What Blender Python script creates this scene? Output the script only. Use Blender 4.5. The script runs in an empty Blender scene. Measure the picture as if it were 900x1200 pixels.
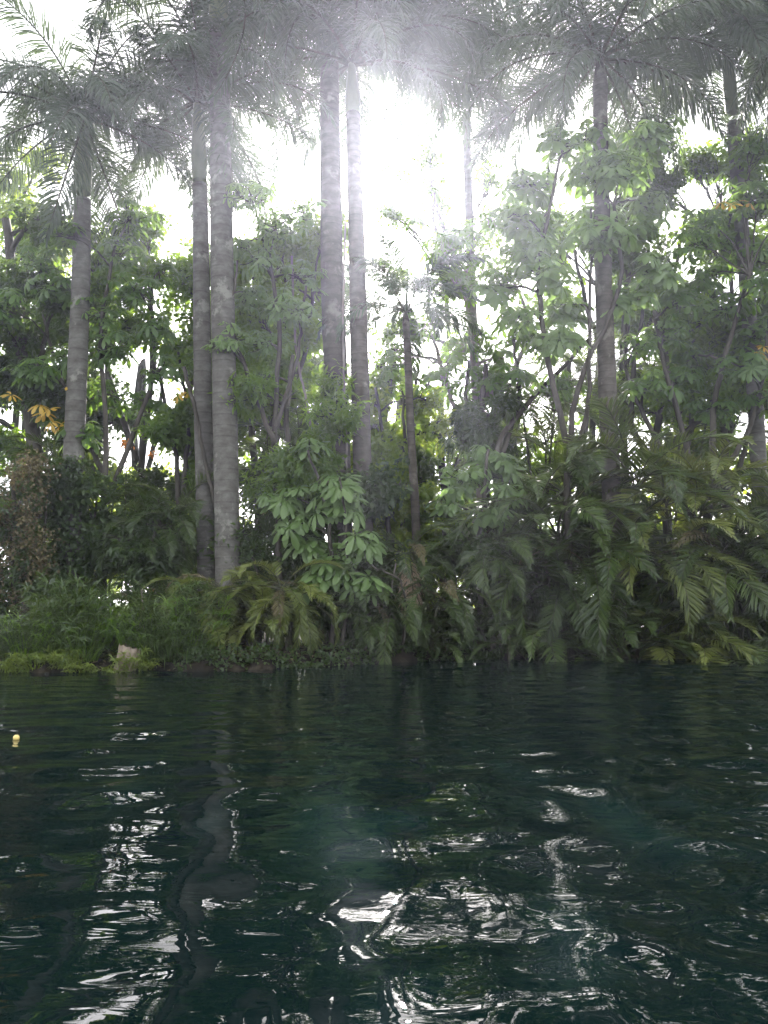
import bpy, math, random
import numpy as np
from math import radians as R, sin, cos, pi, atan2, sqrt

# ------------------------------------------------------------------ camera, world, sun, exposure
sc = bpy.context.scene
COL = sc.collection
CAM_H, PITCH, F = 1.5, R(6.5), 906.0            # eye height over the water, upward tilt, focal length in px of a 900x1200 frame
cam_d = bpy.data.cameras.new('camera')
cam = bpy.data.objects.new('camera', cam_d); COL.objects.link(cam)
cam.location = (0, 0, CAM_H); cam.rotation_euler = (R(90) + PITCH, 0, 0)
cam_d.sensor_fit = 'VERTICAL'; cam_d.sensor_height = 24.0; cam_d.lens = 24.0 * F / 1200.0
cam_d.clip_start = 0.05; cam_d.clip_end = 3000
sc.camera = cam

SUN_EL, SUN_AZ = R(28.5), R(0.6)                # azimuth measured from +Y towards +X
w = bpy.data.worlds.new('World'); sc.world = w; w.use_nodes = True
nt = w.node_tree; nt.nodes.clear()
sky = nt.nodes.new('ShaderNodeTexSky'); sky.sky_type = 'NISHITA'; sky.sun_disc = False
sky.sun_elevation = SUN_EL; sky.sun_rotation = SUN_AZ
sky.air_density = 1.0; sky.dust_density = 2.0; sky.ozone_density = 1.0
bg = nt.nodes.new('ShaderNodeBackground'); bg.inputs[1].default_value = 0.06
out = nt.nodes.new('ShaderNodeOutputWorld')
# thin white cloud over the whole sky: less blue, more even
hs = nt.nodes.new('ShaderNodeHueSaturation'); hs.inputs['Saturation'].default_value = .4
mxs = nt.nodes.new('ShaderNodeMixRGB'); mxs.blend_type = 'ADD'; mxs.inputs[0].default_value = 1.0; mxs.inputs[2].default_value = (6.6, 6.45, 6.75, 1)
nt.links.new(sky.outputs[0], hs.inputs['Color']); nt.links.new(hs.outputs[0], mxs.inputs[1])
nt.links.new(mxs.outputs[0], bg.inputs[0]); nt.links.new(bg.outputs[0], out.inputs[0])

sd = bpy.data.lights.new('sun', 'SUN'); sd.energy = 4.2; sd.angle = R(0.6); sd.color = (1.0, 0.92, 0.88)
so = bpy.data.objects.new('sun', sd); COL.objects.link(so)
# lamp shines along -Z: point -Z away from the sun
so.rotation_euler = (R(90) - SUN_EL, 0, pi - SUN_AZ)
so.location = (0, 60, 40)

vs = sc.view_settings
vs.view_transform = 'Standard'; vs.look = 'None'; vs.gamma = 1.0; vs.use_curve_mapping = False
vs.exposure = 2.25
sc.cycles.use_denoising = True
try:
    sc.cycles.denoiser = 'OPENIMAGEDENOISE'; sc.cycles.denoising_input_passes = 'RGB_ALBEDO_NORMAL'
except Exception: pass
sc.cycles.max_bounces = 7; sc.cycles.diffuse_bounces = 3; sc.cycles.glossy_bounces = 3
sc.cycles.transmission_bounces = 4; sc.cycles.volume_bounces = 0
sc.cycles.use_adaptive_sampling = True; sc.cycles.adaptive_threshold = 0.02
sc.cycles.caustics_reflective = False; sc.cycles.caustics_refractive = False
sc.cycles.sample_clamp_indirect = 6.0
HAZE_DENSITY, HAZE_G = 0.0013, 0.75

# ------------------------------------------------------------------ helpers
def at(px, py, Y):
    """world point seen at pixel (px,py) of a 900x1200 frame, on the vertical plane y = Y"""
    a, u = (px - 450) / F, (600 - py) / F
    fw = cos(PITCH) - u * sin(PITCH); up = u * cos(PITCH) + sin(PITCH)
    k = Y / fw
    return np.array([a * k, Y, CAM_H + up * k])
def px2m(p, Y): return p / F * Y
def water_hit(px, py):
    a, u = (px - 450) / F, (600 - py) / F
    fw = cos(PITCH) - u * sin(PITCH); up = u * cos(PITCH) + sin(PITCH)
    k = -CAM_H / up
    return a * k, fw * k
_sh = [water_hit(*p) for p in ((0, 788), (120, 787), (250, 786), (380, 781), (480, 775), (560, 773), (620, 770), (760, 768), (900, 767))]
_shx = [-90, -30] + [p[0] for p in _sh] + [30, 90]
_shy = [14, 16.5] + [p[1] for p in _sh] + [24, 26]
def shore(x): return np.interp(x, _shx, _shy)
def ground_z(x, y):
    x = np.asarray(x, float); y = np.asarray(y, float)
    d = y - shore(x) + 0.20 * np.sin(x * 1.7 + 1) + 0.14 * np.sin(x * 4.3) + .07 * np.sin(x * 9.7 + 2)
    land = 0.16 * np.clip(d / 0.25, 0, 1) + 0.38 * (1 - np.exp(-np.clip(d, 0, None) / 2.2)) + 0.05 * np.sin(x * 1.1 + y * .7) * np.clip(d / 2, 0, 1)
    sea = np.maximum(d * 0.7, -3.0)
    return np.where(d > 0, land, sea)
def gz(x, y): return float(ground_z(x, y))

class MB:
    def __init__(s): s.v = []; s.f3 = []; s.f4 = []; s.n = 0; s.m3 = []; s.m4 = []
    def add(s, v, f4=None, f3=None, mi=0):
        v = np.asarray(v, float).reshape(-1, 3)
        if f4 is not None and len(f4):
            f4 = np.asarray(f4, int).reshape(-1, 4); s.f4.append(f4 + s.n); s.m4.append(np.full(len(f4), mi))
        if f3 is not None and len(f3):
            f3 = np.asarray(f3, int).reshape(-1, 3); s.f3.append(f3 + s.n); s.m3.append(np.full(len(f3), mi))
        s.v.append(v); s.n += len(v)
    def mesh(s, name, mats, smooth=True, origin=(0, 0, 0)):
        me = bpy.data.meshes.new(name)
        v = np.concatenate(s.v) - np.asarray(origin, float)
        f4 = np.concatenate(s.f4) if s.f4 else np.zeros((0, 4), int)
        f3 = np.concatenate(s.f3) if s.f3 else np.zeros((0, 3), int)
        mi = np.concatenate((s.m4 or [np.zeros(0, int)]) + (s.m3 or [np.zeros(0, int)])).astype(np.int32)
        loops = np.concatenate([f4.ravel(), f3.ravel()]).astype(np.int32)
        tot = np.concatenate([np.full(len(f4), 4), np.full(len(f3), 3)]).astype(np.int32)
        st = np.concatenate([[0], np.cumsum(tot)[:-1]]).astype(np.int32)
        me.vertices.add(len(v)); me.vertices.foreach_set('co', v.astype(np.float32).ravel())
        me.loops.add(len(loops)); me.loops.foreach_set('vertex_index', loops)
        me.polygons.add(len(tot)); me.polygons.foreach_set('loop_start', st); me.polygons.foreach_set('loop_total', tot)
        me.polygons.foreach_set('use_smooth', np.full(len(tot), smooth))
        if not isinstance(mats, (list, tuple)): mats = [mats]
        for m in mats: me.materials.append(m)
        me.polygons.foreach_set('material_index', mi)
        me.update(calc_edges=True); me.validate()
        return me
def link(name, me, parent=None, loc=(0, 0, 0)):
    o = bpy.data.objects.new(name, me); COL.objects.link(o); o.location = loc
    if parent is not None: o.parent = parent
    return o
def tag(o, label, cat, group=None):
    o['label'] = label; o['category'] = cat
    if group: o['group'] = group
    return o
def thing(name, label, cat, loc, group=None):
    o = bpy.data.objects.new(name, None); COL.objects.link(o); o.location = loc
    o.empty_display_size = 0.3
    return tag(o, label, cat, group)
def nrm(v): return v / (np.linalg.norm(v, axis=-1, keepdims=True) + 1e-9)

def tube(mb, pts, rad, n=8, mi=0, cap=True):
    pts = np.asarray(pts, float); k = len(pts); rad = np.broadcast_to(np.asarray(rad, float), (k,))
    t = nrm(np.gradient(pts, axis=0))
    ref = np.array([0.0, 1, 0]) if abs(t[0][1]) < .8 else np.array([1.0, 0, 0])
    u = nrm(np.cross(t, ref)); v = np.cross(t, u)
    a = np.linspace(0, 2 * pi, n, endpoint=False)
    ring = pts[:, None] + rad[:, None, None] * (np.cos(a)[None, :, None] * u[:, None] + np.sin(a)[None, :, None] * v[:, None])
    i = np.arange(k - 1)[:, None] * n; j = np.arange(n)[None]; j2 = (j + 1) % n
    f = np.stack([i + j, i + j2, i + n + j2, i + n + j], -1).reshape(-1, 4)
    vv = ring.reshape(-1, 3); f3 = None
    if cap:
        vv = np.concatenate([vv, pts[-1:]]); c = k * n; b = (k - 1) * n
        f3 = np.stack([b + np.arange(n), b + (np.arange(n) + 1) % n, np.full(n, c)], -1)
    mb.add(vv, f, f3, mi)
def bez(p0, p1, p2, k=8):
    t = np.linspace(0, 1, k)[:, None]
    return (1 - t) ** 2 * p0 + 2 * t * (1 - t) * p1 + t * t * p2
def ribbons(mb, p0, d0, wv, L, W, droop, prof, mi=0, seg=3, twist=None):
    """n drooping leaf ribbons; p0,d0,wv (n,3); L,W,droop (n,)"""
    n = len(p0); rows = []; p = p0.copy(); d = nrm(d0); wv = nrm(wv - (wv * d).sum(-1, keepdims=True) * d)
    for k in range(seg + 1):
        hw = (W * prof[k] * .5)[:, None] * wv
        rows += [p - hw, p + hw]
        p = p + d * (L / seg)[:, None]
        d = d.copy(); d[:, 2] -= droop; d = nrm(d)
        wv = nrm(wv - (wv * d).sum(-1, keepdims=True) * d)
    V = np.stack(rows, 1)
    m = 2 * (seg + 1)
    base = np.arange(n)[:, None, None] * m; k = np.arange(seg)[None, :, None] * 2
    f = base + k + np.array([0, 1, 3, 2])[None, None]
    mb.add(V.reshape(-1, 3), f.reshape(-1, 4), mi=mi)
def leaves(mb, p, d, nr, L, W, mi=0, fold=.25):
    """n pointed, folded leaves of 4 triangles"""
    n = len(p); d = nrm(d); s = nrm(np.cross(d, nr)); nn = np.cross(s, d)
    L = L[:, None]; W = W[:, None]
    c = p + d * L * .45
    V = np.stack([p, c + s * W * .5 + nn * W * fold, c, c - s * W * .5 + nn * W * fold, p + d * L - nn * L * .12], 1)
    f = np.array([[0, 2, 1], [0, 3, 2], [1, 2, 4], [2, 3, 4]])
    mb.add(V.reshape(-1, 3), f3=(np.arange(n)[:, None, None] * 5 + f[None]).reshape(-1, 3), mi=mi)
def umbrellas(mb, c, ax, size, rng, nl=8, mi=0, cone=(.35, 1.0)):
    """umbrella leaves: whorls of nl drooping leaflets around each centre"""
    n = len(c); ax = nrm(ax)
    ref = np.tile(np.array([0.31, .2, .93]), (n, 1)); ref[np.abs(ax[:, 2]) > .9] = (1, 0, 0)
    U = nrm(np.cross(ax, ref)); V = np.cross(ax, U)
    ph = rng.uniform(0, 2 * pi, n)[:, None] + np.arange(nl)[None] * 2 * pi / nl + rng.uniform(-.16, .16, (n, nl))
    Rd = np.cos(ph)[..., None] * U[:, None] + np.sin(ph)[..., None] * V[:, None]
    el = rng.uniform(-.30, .25, (n, nl))
    A = np.repeat(ax[:, None], nl, 1)
    d = nrm(Rd * np.cos(el)[..., None] + A * np.sin(el)[..., None]).reshape(-1, 3)
    A = A.reshape(-1, 3)
    L = (size[:, None] * rng.uniform(.38, .56, (n, nl))).ravel(); W = L * rng.uniform(.30, .38, n * nl)
    p = np.repeat(c[:, None], nl, 1).reshape(-1, 3) + d * (L * .12)[:, None]
    dr = rng.uniform(cone[0], cone[1], n)[:, None] * rng.uniform(.8, 1.2, (n, nl)); dr = dr.ravel()[:, None] * .5
    prof = (.14, .55, .92, 1.0, .34); rows = []
    s = nrm(np.cross(d, A))
    for k in range(5):
        nn = np.cross(s, d); hw = (W * .5 * prof[k])[:, None]
        rows += [p - s * hw - nn * hw * .35, p + 0, p + s * hw - nn * hw * .35]
        p = p + d * (L / 4)[:, None]
        d = nrm(d - A * dr * .6 - np.array([0, 0, 1.0]) * dr * .5)
        s = nrm(s - (s * d).sum(-1, keepdims=True) * d)
    VV = np.stack(rows, 1); N = n * nl
    f = []
    for k in range(4):
        b = k * 3; f += [[b, b + 1, b + 4, b + 3], [b + 1, b + 2, b + 5, b + 4]]
    mb.add(VV.reshape(-1, 3), (np.arange(N)[:, None, None] * 15 + np.array(f)[None]).reshape(-1, 4), mi=mi)

# ------------------------------------------------------------------ materials
def newmat(name):
    m = bpy.data.materials.new(name); m.use_nodes = True
    t = m.node_tree; t.nodes.clear(); return m, t, t.nodes.new('ShaderNodeOutputMaterial')
def nd(t, kind, **kw):
    n = t.nodes.new('ShaderNode' + kind)
    for k, v in kw.items(): setattr(n, k, v)
    return n
def ramp(t, stops, fac):
    r = nd(t, 'ValToRGB'); e = r.color_ramp.elements
    e[0].position, e[0].color = stops[0][0], (*stops[0][1], 1)
    e[1].position, e[1].color = stops[-1][0], (*stops[-1][1], 1)
    for p, c in stops[1:-1]:
        x = e.new(p); x.color = (*c, 1)
    t.links.new(fac, r.inputs[0]); return r.outputs[0]
def leaf_mat(name, cols, trans=(.16, .24, .03), tf=.42, rough=.42, spec=.45, patch=.9):
    m, t, o = newmat(name)
    g = nd(t, 'NewGeometry'); oi = nd(t, 'ObjectInfo')
    no = nd(t, 'TexNoise'); no.inputs['Scale'].default_value = patch; no.inputs['Detail'].default_value = 3
    tc = nd(t, 'TexCoord'); t.links.new(tc.outputs['Object'], no.inputs['Vector'])
    mx = nd(t, 'Math', operation='MULTIPLY_ADD'); t.links.new(g.outputs['Random Per Island'], mx.inputs[0]); mx.inputs[1].default_value = .6
    m2 = nd(t, 'Math', operation='MULTIPLY_ADD'); t.links.new(no.outputs[0], m2.inputs[0]); m2.inputs[1].default_value = .9; m2.inputs[2].default_value = -.35
    m3 = nd(t, 'Math', operation='MULTIPLY_ADD'); t.links.new(oi.outputs['Random'], m3.inputs[0]); m3.inputs[1].default_value = .45 if 'areca' in name else .2
    t.links.new(m2.outputs[0], m3.inputs[2]); t.links.new(m3.outputs[0], mx.inputs[2])
    n = len(cols); c = ramp(t, [(i / (n - 1), x) for i, x in enumerate(cols)], mx.outputs[0])
    b = nd(t, 'BsdfPrincipled'); t.links.new(c, b.inputs['Base Color'])
    b.inputs['Roughness'].default_value = rough; b.inputs['Specular IOR Level'].default_value = spec
    tr = nd(t, 'BsdfTranslucent')
    mc = nd(t, 'MixRGB'); mc.blend_type = 'MIX'; mc.inputs[0].default_value = .65
    t.links.new(c, mc.inputs[1]); mc.inputs[2].default_value = (*trans, 1)
    t.links.new(mc.outputs[0], tr.inputs[0])
    ms = nd(t, 'MixShader'); ms.inputs[0].default_value = tf
    t.links.new(b.outputs[0], ms.inputs[1]); t.links.new(tr.outputs[0], ms.inputs[2]); t.links.new(ms.outputs[0], o.inputs[0])
    return m
def bark_mat(name, c0, c1, c2, ring=0.0, rough=.85, scale=3.0, bump=.4):
    m, t, o = newmat(name)
    tc = nd(t, 'TexCoord'); mp = nd(t, 'Mapping'); t.links.new(tc.outputs['Object'], mp.inputs[0])
    mp.inputs['Scale'].default_value = (1, 1, .35 if not ring else 1.6)
    no = nd(t, 'TexNoise'); no.inputs['Scale'].default_value = scale; no.inputs['Detail'].default_value = 7; no.inputs['Roughness'].default_value = .65
    t.links.new(mp.outputs[0], no.inputs['Vector'])
    c = ramp(t, [(.28, c0), (.5, c1), (.72, c2)], no.outputs[0])
    b = nd(t, 'BsdfPrincipled'); b.inputs['Roughness'].default_value = rough; b.inputs['Specular IOR Level'].default_value = .2
    h = no.outputs[0]
    if ring:
        wv = nd(t, 'TexWave'); wv.bands_direction = 'Z'; wv.wave_type = 'BANDS'; wv.wave_profile = 'SAW'
        wv.inputs['Scale'].default_value = ring; wv.inputs['Distortion'].default_value = 1.2; wv.inputs['Detail'].default_value = 2; wv.inputs['Detail Scale'].default_value = .8
        t.links.new(tc.outputs['Object'], wv.inputs['Vector'])
        rr = ramp(t, [(0, (1, 1, 1)), (.8, (.86, .86, .86)), (.93, (.45, .43, .4)), (1, (.7, .7, .7))], wv.outputs[0])
        mm = nd(t, 'MixRGB'); mm.blend_type = 'MULTIPLY'; mm.inputs[0].default_value = .55
        t.links.new(c, mm.inputs[1]); t.links.new(rr, mm.inputs[2]); c = mm.outputs[0]
        rn = nd(t, 'TexNoise'); rn.inputs['Scale'].default_value = 2.6; rn.inputs['Detail'].default_value = 5; t.links.new(tc.outputs['Object'], rn.inputs['Vector'])
        t.links.new(ramp(t, [(.35, (.1, .1, .1)), (.65, (.8, .8, .8))], rn.outputs[0]), mm.inputs[0])
        # pale lichen patches
        n2 = nd(t, 'TexNoise'); n2.inputs['Scale'].default_value = 1.7; n2.inputs['Detail'].default_value = 8; n2.inputs['Roughness'].default_value = .7
        t.links.new(tc.outputs['Object'], n2.inputs['Vector'])
        fac = ramp(t, [(.56, (0, 0, 0)), (.64, (1, 1, 1))], n2.outputs[0])
        m4 = nd(t, 'MixRGB'); t.links.new(fac, m4.inputs[0]); t.links.new(c, m4.inputs[1]); m4.inputs[2].default_value = (c2[0] * 1.25, c2[1] * 1.27, c2[2] * 1.22, 1)
        c = m4.outputs[0]
    t.links.new(c, b.inputs['Base Color'])
    bp = nd(t, 'Bump'); bp.inputs['Strength'].default_value = bump; bp.inputs['Distance'].default_value = .03
    t.links.new(h, bp.inputs['Height']); t.links.new(bp.outputs[0], b.inputs['Normal'])
    t.links.new(b.outputs[0], o.inputs[0]); return m

M = {}
M['royal'] = leaf_mat('royal_palm_leaf', [(.026, .044, .024), (.046, .072, .038), (.078, .11, .058)], (.14, .20, .07), 0.32)
M['areca'] = leaf_mat('areca_leaf', [(.010, .022, .007), (.030, .056, .014), (.078, .12, .031)], (.20, .28, .03), 0.36, rough=.36)
M['areca_y'] = leaf_mat('areca_leaf_yellowing', [(.032, .050, .012), (.085, .12, .026), (.18, .21, .05)], (.28, .32, .04), 0.36, rough=.4)
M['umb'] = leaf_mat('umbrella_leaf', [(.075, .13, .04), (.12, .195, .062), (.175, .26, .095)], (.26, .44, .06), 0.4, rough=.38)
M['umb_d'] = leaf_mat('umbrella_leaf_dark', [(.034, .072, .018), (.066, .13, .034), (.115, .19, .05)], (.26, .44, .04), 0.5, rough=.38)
M['umb_y'] = leaf_mat('umbrella_leaf_yellow', [(.30, .20, .02), (.42, .28, .03), (.5, .36, .06)], (.55, .35, .03), .4)
M['small'] = leaf_mat('broad_leaf', [(.030, .066, .014), (.062, .125, .025), (.115, .185, .036)], (.34, .54, .03), 0.52)
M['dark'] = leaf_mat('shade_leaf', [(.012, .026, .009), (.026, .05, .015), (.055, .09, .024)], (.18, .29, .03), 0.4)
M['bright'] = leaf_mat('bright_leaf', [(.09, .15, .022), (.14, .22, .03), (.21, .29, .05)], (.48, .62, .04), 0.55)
M['brown'] = leaf_mat('dry_leaf', [(.05, .046, .024), (.115, .10, .05), (.21, .185, .10)], (.16, .12, .06), .25, rough=.7, spec=.15)
M['straw'] = leaf_mat('straw_frond', [(.28, .21, .14), (.42, .33, .24), (.55, .46, .35)], (.3, .2, .1), .2, rough=.75, spec=.1)
M['sedge'] = leaf_mat('sedge_blade', [(.022, .044, .012), (.048, .088, .022), (.095, .15, .04)], (.2, .26, .03), 0.34)
M['lime'] = leaf_mat('waterline_blade', [(.07, .11, .018), (.12, .17, .026), (.20, .245, .045)], (.28, .36, .03), 0.35)
M['orange'] = leaf_mat('orange_petal', [(.32, .10, .025), (.42, .15, .03), (.45, .22, .045)], (.45, .18, .03), .35)
M['trunk_grey'] = bark_mat('royal_trunk', (.065, .061, .050), (.11, .106, .092), (.165, .162, .145), ring=1.1)
M['trunk_brown'] = bark_mat('brown_palm_trunk', (.042, .037, .028), (.078, .070, .056), (.125, .115, .095), ring=1.6)
M['shaft'] = bark_mat('crownshaft', (.09, .12, .05), (.14, .18, .08), (.20, .24, .12), rough=.45, scale=1.5, bump=.1)
M['bark'] = bark_mat('tree_bark', (.028, .025, .019), (.056, .051, .040), (.105, .097, .078))
M['bark_l'] = bark_mat('pale_tree_bark', (.12, .10, .085), (.2, .175, .155), (.3, .27, .24))
M['cane'] = bark_mat('palm_cane', (.03, .035, .02), (.06, .065, .035), (.11, .10, .065), scale=4)
M['stump'] = bark_mat('weathered_wood', (.10, .08, .055), (.22, .18, .135), (.33, .28, .22), scale=5)

# ground
m, t, o = newmat('soil_and_grass')
g = nd(t, 'NewGeometry'); no = nd(t, 'TexNoise'); no.inputs['Scale'].default_value = 2.2; no.inputs['Detail'].default_value = 9; no.inputs['Roughness'].default_value = .72
t.links.new(g.outputs['Position'], no.inputs['Vector'])
soil = ramp(t, [(.3, (.006, .0055, .004)), (.5, (.017, .015, .010)), (.68, (.05, .042, .03))], no.outputs[0])
n2 = nd(t, 'TexNoise'); n2.inputs['Scale'].default_value = .6; n2.inputs['Detail'].default_value = 8; t.links.new(g.outputs['Position'], n2.inputs['Vector'])
lawn = ramp(t, [(.3, (.05, .075, .02)), (.7, (.13, .17, .045))], n2.outputs[0])
sx = nd(t, 'SeparateXYZ'); t.links.new(g.outputs['Position'], sx.inputs[0])
mr = nd(t, 'MapRange'); mr.inputs[1].default_value = 27; mr.inputs[2].default_value = 33; t.links.new(sx.outputs[1], mr.inputs[0])
mx = nd(t, 'MixRGB'); t.links.new(mr.outputs[0], mx.inputs[0]); t.links.new(soil, mx.inputs[1]); t.links.new(lawn, mx.inputs[2])
b = nd(t, 'BsdfPrincipled'); b.inputs['Roughness'].default_value = .95; b.inputs['Specular IOR Level'].default_value = .1
bp = nd(t, 'Bump'); bp.inputs['Strength'].default_value = .8; bp.inputs['Distance'].default_value = .06
t.links.new(no.outputs[0], bp.inputs['Height']); t.links.new(bp.outputs[0], b.inputs['Normal'])
t.links.new(mx.outputs[0], b.inputs['Base Color']); t.links.new(b.outputs[0], o.inputs[0]); M['ground'] = m
# water
m, t, o = newmat('lagoon_water')
g = nd(t, 'NewGeometry'); mp = nd(t, 'Mapping'); mp.inputs['Scale'].default_value = (.5, 1.6, 1); t.links.new(g.outputs['Position'], mp.inputs[0])
no = nd(t, 'TexNoise'); no.inputs['Scale'].default_value = 5.0; no.inputs['Detail'].default_value = 2.5; no.inputs['Roughness'].default_value = .45; no.inputs['Distortion'].default_value = .6
t.links.new(mp.outputs[0], no.inputs['Vector'])
bp = nd(t, 'Bump'); bp.inputs['Strength'].default_value = 1.0; bp.inputs['Distance'].default_value = .0035
t.links.new(no.outputs[0], bp.inputs['Height'])
b = nd(t, 'BsdfPrincipled'); b.inputs['Roughness'].default_value = .015; b.inputs['IOR'].default_value = 1.333
n2 = nd(t, 'TexNoise'); n2.inputs['Scale'].default_value = .35; n2.inputs['Detail'].default_value = 4; t.links.new(g.outputs['Position'], n2.inputs['Vector'])
wc = ramp(t, [(.3, (.0013, .0060, .0062)), (.7, (.0016, .0070, .0068))], n2.outputs[0])
t.links.new(wc, b.inputs['Base Color']); t.links.new(bp.outputs[0], b.inputs['Normal']); t.links.new(b.outputs[0], o.inputs[0]); M['water'] = m

# ------------------------------------------------------------------ the setting
def grid_mesh(xs, ys, zf):
    X, Y = np.meshgrid(xs, ys); Z = zf(X, Y); nx, ny = len(xs), len(ys)
    mb = MB(); i = np.arange(ny - 1)[:, None] * nx + np.arange(nx - 1)[None]
    mb.add(np.stack([X, Y, Z], -1).reshape(-1, 3), np.stack([i, i + 1, i + nx + 1, i + nx], -1).reshape(-1, 4)); return mb
xs = np.concatenate([np.linspace(-300, -60, 12), np.linspace(-45, -22, 16), np.linspace(-20, 20, 200), np.linspace(22, 45, 16), np.linspace(60, 300, 12)])
ys = np.concatenate([np.linspace(-300, -10, 8), np.linspace(0, 14, 12), np.linspace(14.5, 26, 140), np.linspace(27, 60, 30), np.linspace(80, 400, 14)])
go = link('ground', grid_mesh(xs, ys, ground_z).mesh('ground', M['ground'])); go['kind'] = 'structure'

wr = np.random.default_rng(7)
def waves(X, Y):
    Z = np.zeros_like(X)
    big = .60 + 1.15 * np.clip((X * .30 + .25) + (6.5 - Y) * .05, 0, 1.6) * np.clip((11 - Y) / 5, .35, 1) + .25 * np.exp(-((X + .30 * Y) / (.9 + .06 * Y)) ** 2)      # livelier on the right near side
    for k in range(34):                       # open-water ripples, mostly travelling along the view
        lam = np.exp(wr.uniform(math.log(.42), math.log(1.5))); th = wr.normal(pi / 2, .8)
        a = .0026 * lam * wr.uniform(.5, 1.1)
        Z += a * big * np.sin(2 * pi / lam * (X * cos(th) + Y * sin(th)) + wr.uniform(0, 2 * pi) + 1.8 * np.sin(X * wr.uniform(.4, 1.3) + wr.uniform(0, 6)) * np.sin(Y * wr.uniform(.4, 1.2)))
    far = np.clip((Y - 3) / 7, .34, 1)
    for k in range(18):                       # short ripples, crests across the view, finer further out
        lam = np.exp(wr.uniform(math.log(.16), math.log(.5))); th = wr.normal(pi / 2, .38)
        Z += .0026 * lam * wr.uniform(.5, 1.2) * far * np.sin(2 * pi / lam * (X * cos(th) + Y * sin(th)) + wr.uniform(0, 6) + 2.2 * np.sin(X * wr.uniform(.5, 1.6) + wr.uniform(0, 6)) * np.sin(Y * wr.uniform(.4, 1.3)))
    for (cx, cy, lam, a, reach) in ((.9, 3.6, .40, .0055, 1.2), (1.9, 4.4, .42, .0065, 1.4), (.45, 3.0, .36, .005, .9), (1.6, 3.2, .36, .006, .9), (2.9, 6.0, .5, .0075, 1.8), (3.2, 8.2, .5, .005, 1.8), (-2.6, 7.6, .4, .004, 1.0)):
        r = np.sqrt((X - cx) ** 2 + ((Y - cy) * .8) ** 2 + .01)
        Z += a * np.sin(2 * pi * r / lam) * np.exp(-(r / reach) ** 2)
    fade = np.clip((60 - np.abs(Y)) / 40, 0, 1)
    return Z * fade
xs = np.concatenate([np.linspace(-120, -30, 10), np.linspace(-26, -13, 40), np.linspace(-12.8, 12.8, 330), np.linspace(13, 26, 40), np.linspace(30, 120, 10)])
ys = np.concatenate([np.linspace(-290, -8, 12), np.linspace(-6, 1, 40), np.linspace(1.03, 9, 280), np.linspace(9.05, 24.6, 260), np.linspace(25, 32, 8)])
wo = link('water', grid_mesh(xs, ys, waves).mesh('water', M['water'])); wo['kind'] = 'structure'

# ------------------------------------------------------------------ palms
def frond_mesh(name, mat, L, elev, droop, n, ll, lw, v0, plum, ld, seed, bare=.1, rr=.03, a0=78, a1=32):
    rng = np.random.default_rng(seed); mb = MB(); K = 24
    s = np.linspace(0, 1, K); ang = elev - droop * s ** 1.25
    T = np.stack([np.cos(ang), np.zeros(K), np.sin(ang)], -1)
    sway = .18 * rng.normal() * s ** 2
    P = np.concatenate([[[0, 0, 0]], np.cumsum((T[:-1] + T[1:]) * .5 * L / (K - 1), 0)]); P[:, 1] += sway * L * .5
    tube(mb, P, rr * (1 - s * .85) + .003, 5, 1)
    for sd_ in (-1, 1):
        u = np.linspace(bare, .995, n) + rng.normal(0, .25 / n, n); u = np.clip(u, 0, .999)
        keep = rng.random(n) > .05; u = u[keep]; m = len(u)
        p = np.stack([np.interp(u, s, P[:, i]) for i in range(3)], -1); a = np.interp(u, s, ang)
        t = np.stack([np.cos(a), 0 * a, np.sin(a)], -1); N = np.stack([-np.sin(a), 0 * a, np.cos(a)], -1)
        sp = np.radians(a0 + (a1 - a0) * u) + rng.normal(0, .06, m); v = v0 + rng.normal(0, plum, m)
        S = np.array([0, sd_, 0.0])
        d = np.cos(sp)[:, None] * t + np.sin(sp)[:, None] * (S * np.cos(v)[:, None] + N * np.sin(v)[:, None])
        x = (u - bare) / (1 - bare)
        l = ll * np.clip(.55 + 1.6 * x, 0, 1) * np.clip((1.04 - x) * 2.2, .28, 1) * rng.uniform(.85, 1.1, m)
        ribbons(mb, p, d, t + .25 * rng.normal(0, 1, (m, 3)), l, lw * rng.uniform(.8, 1.15, m), ld * rng.uniform(.6, 1.4, m), (.5, 1, .85, .12), 0)
    return mb.mesh(name, [mat, M['cane']], smooth=True)
# royal palm fronds by starting elevation (degrees)
ROYAL = {}
for e in (80, 58, 35, 12, -12, -38):
    ROYAL[e] = [frond_mesh('royal_frond', M['royal'], 4.0 + .25 * k, R(e), R(95 + 18 * k) if e > 20 else R(62 + 12 * k), 124, 1.0, .034, .0, .42, .42, 100 + e + k, bare=.09, rr=.038) for k in range(3)]
DRYF = [frond_mesh('dry_royal_frond', M['brown'], 3.0, R(-45), R(45), 60, .6, .03, -.2, .5, .6, 900 + k) for k in range(2)]
STRAW = [frond_mesh('straw_frond', M['straw'], 1.25, R(-62), R(28), 44, .62, .026, -.5, .35, .8, 950 + k, bare=.02, rr=.02) for k in range(2)]
def fset(mat, base, L, n, ll, lw, dr, ld, seed, v0=.35, plum=.08):
    return {e: [frond_mesh(base, mat, L * (1 + .12 * k), R(e), R(dr + 14 * k), n, ll, lw, v0, plum, ld, seed + e + 7 * k, bare=.2, rr=.016, a0=62, a1=30) for k in range(2)] for e in (78, 55, 30, 5, -22)}
ARECA = fset(M['areca'], 'areca_frond', 2.5, 58, .54, .034, 95, .14, 300)
ARECAY = fset(M['areca_y'], 'areca_frond', 2.3, 56, .52, .034, 95, .16, 400)
ARECAB = fset(M['brown'], 'browned_frond', 2.2, 46, .42, .026, 110, .4, 600)
QUEEN = fset(M['royal'], 'queen_frond', 3.1, 80, .72, .046, 85, .42, 500, v0=.1, plum=.4)
ALL_ELEV = lambda S: sorted(S.keys(), reverse=True)

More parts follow.
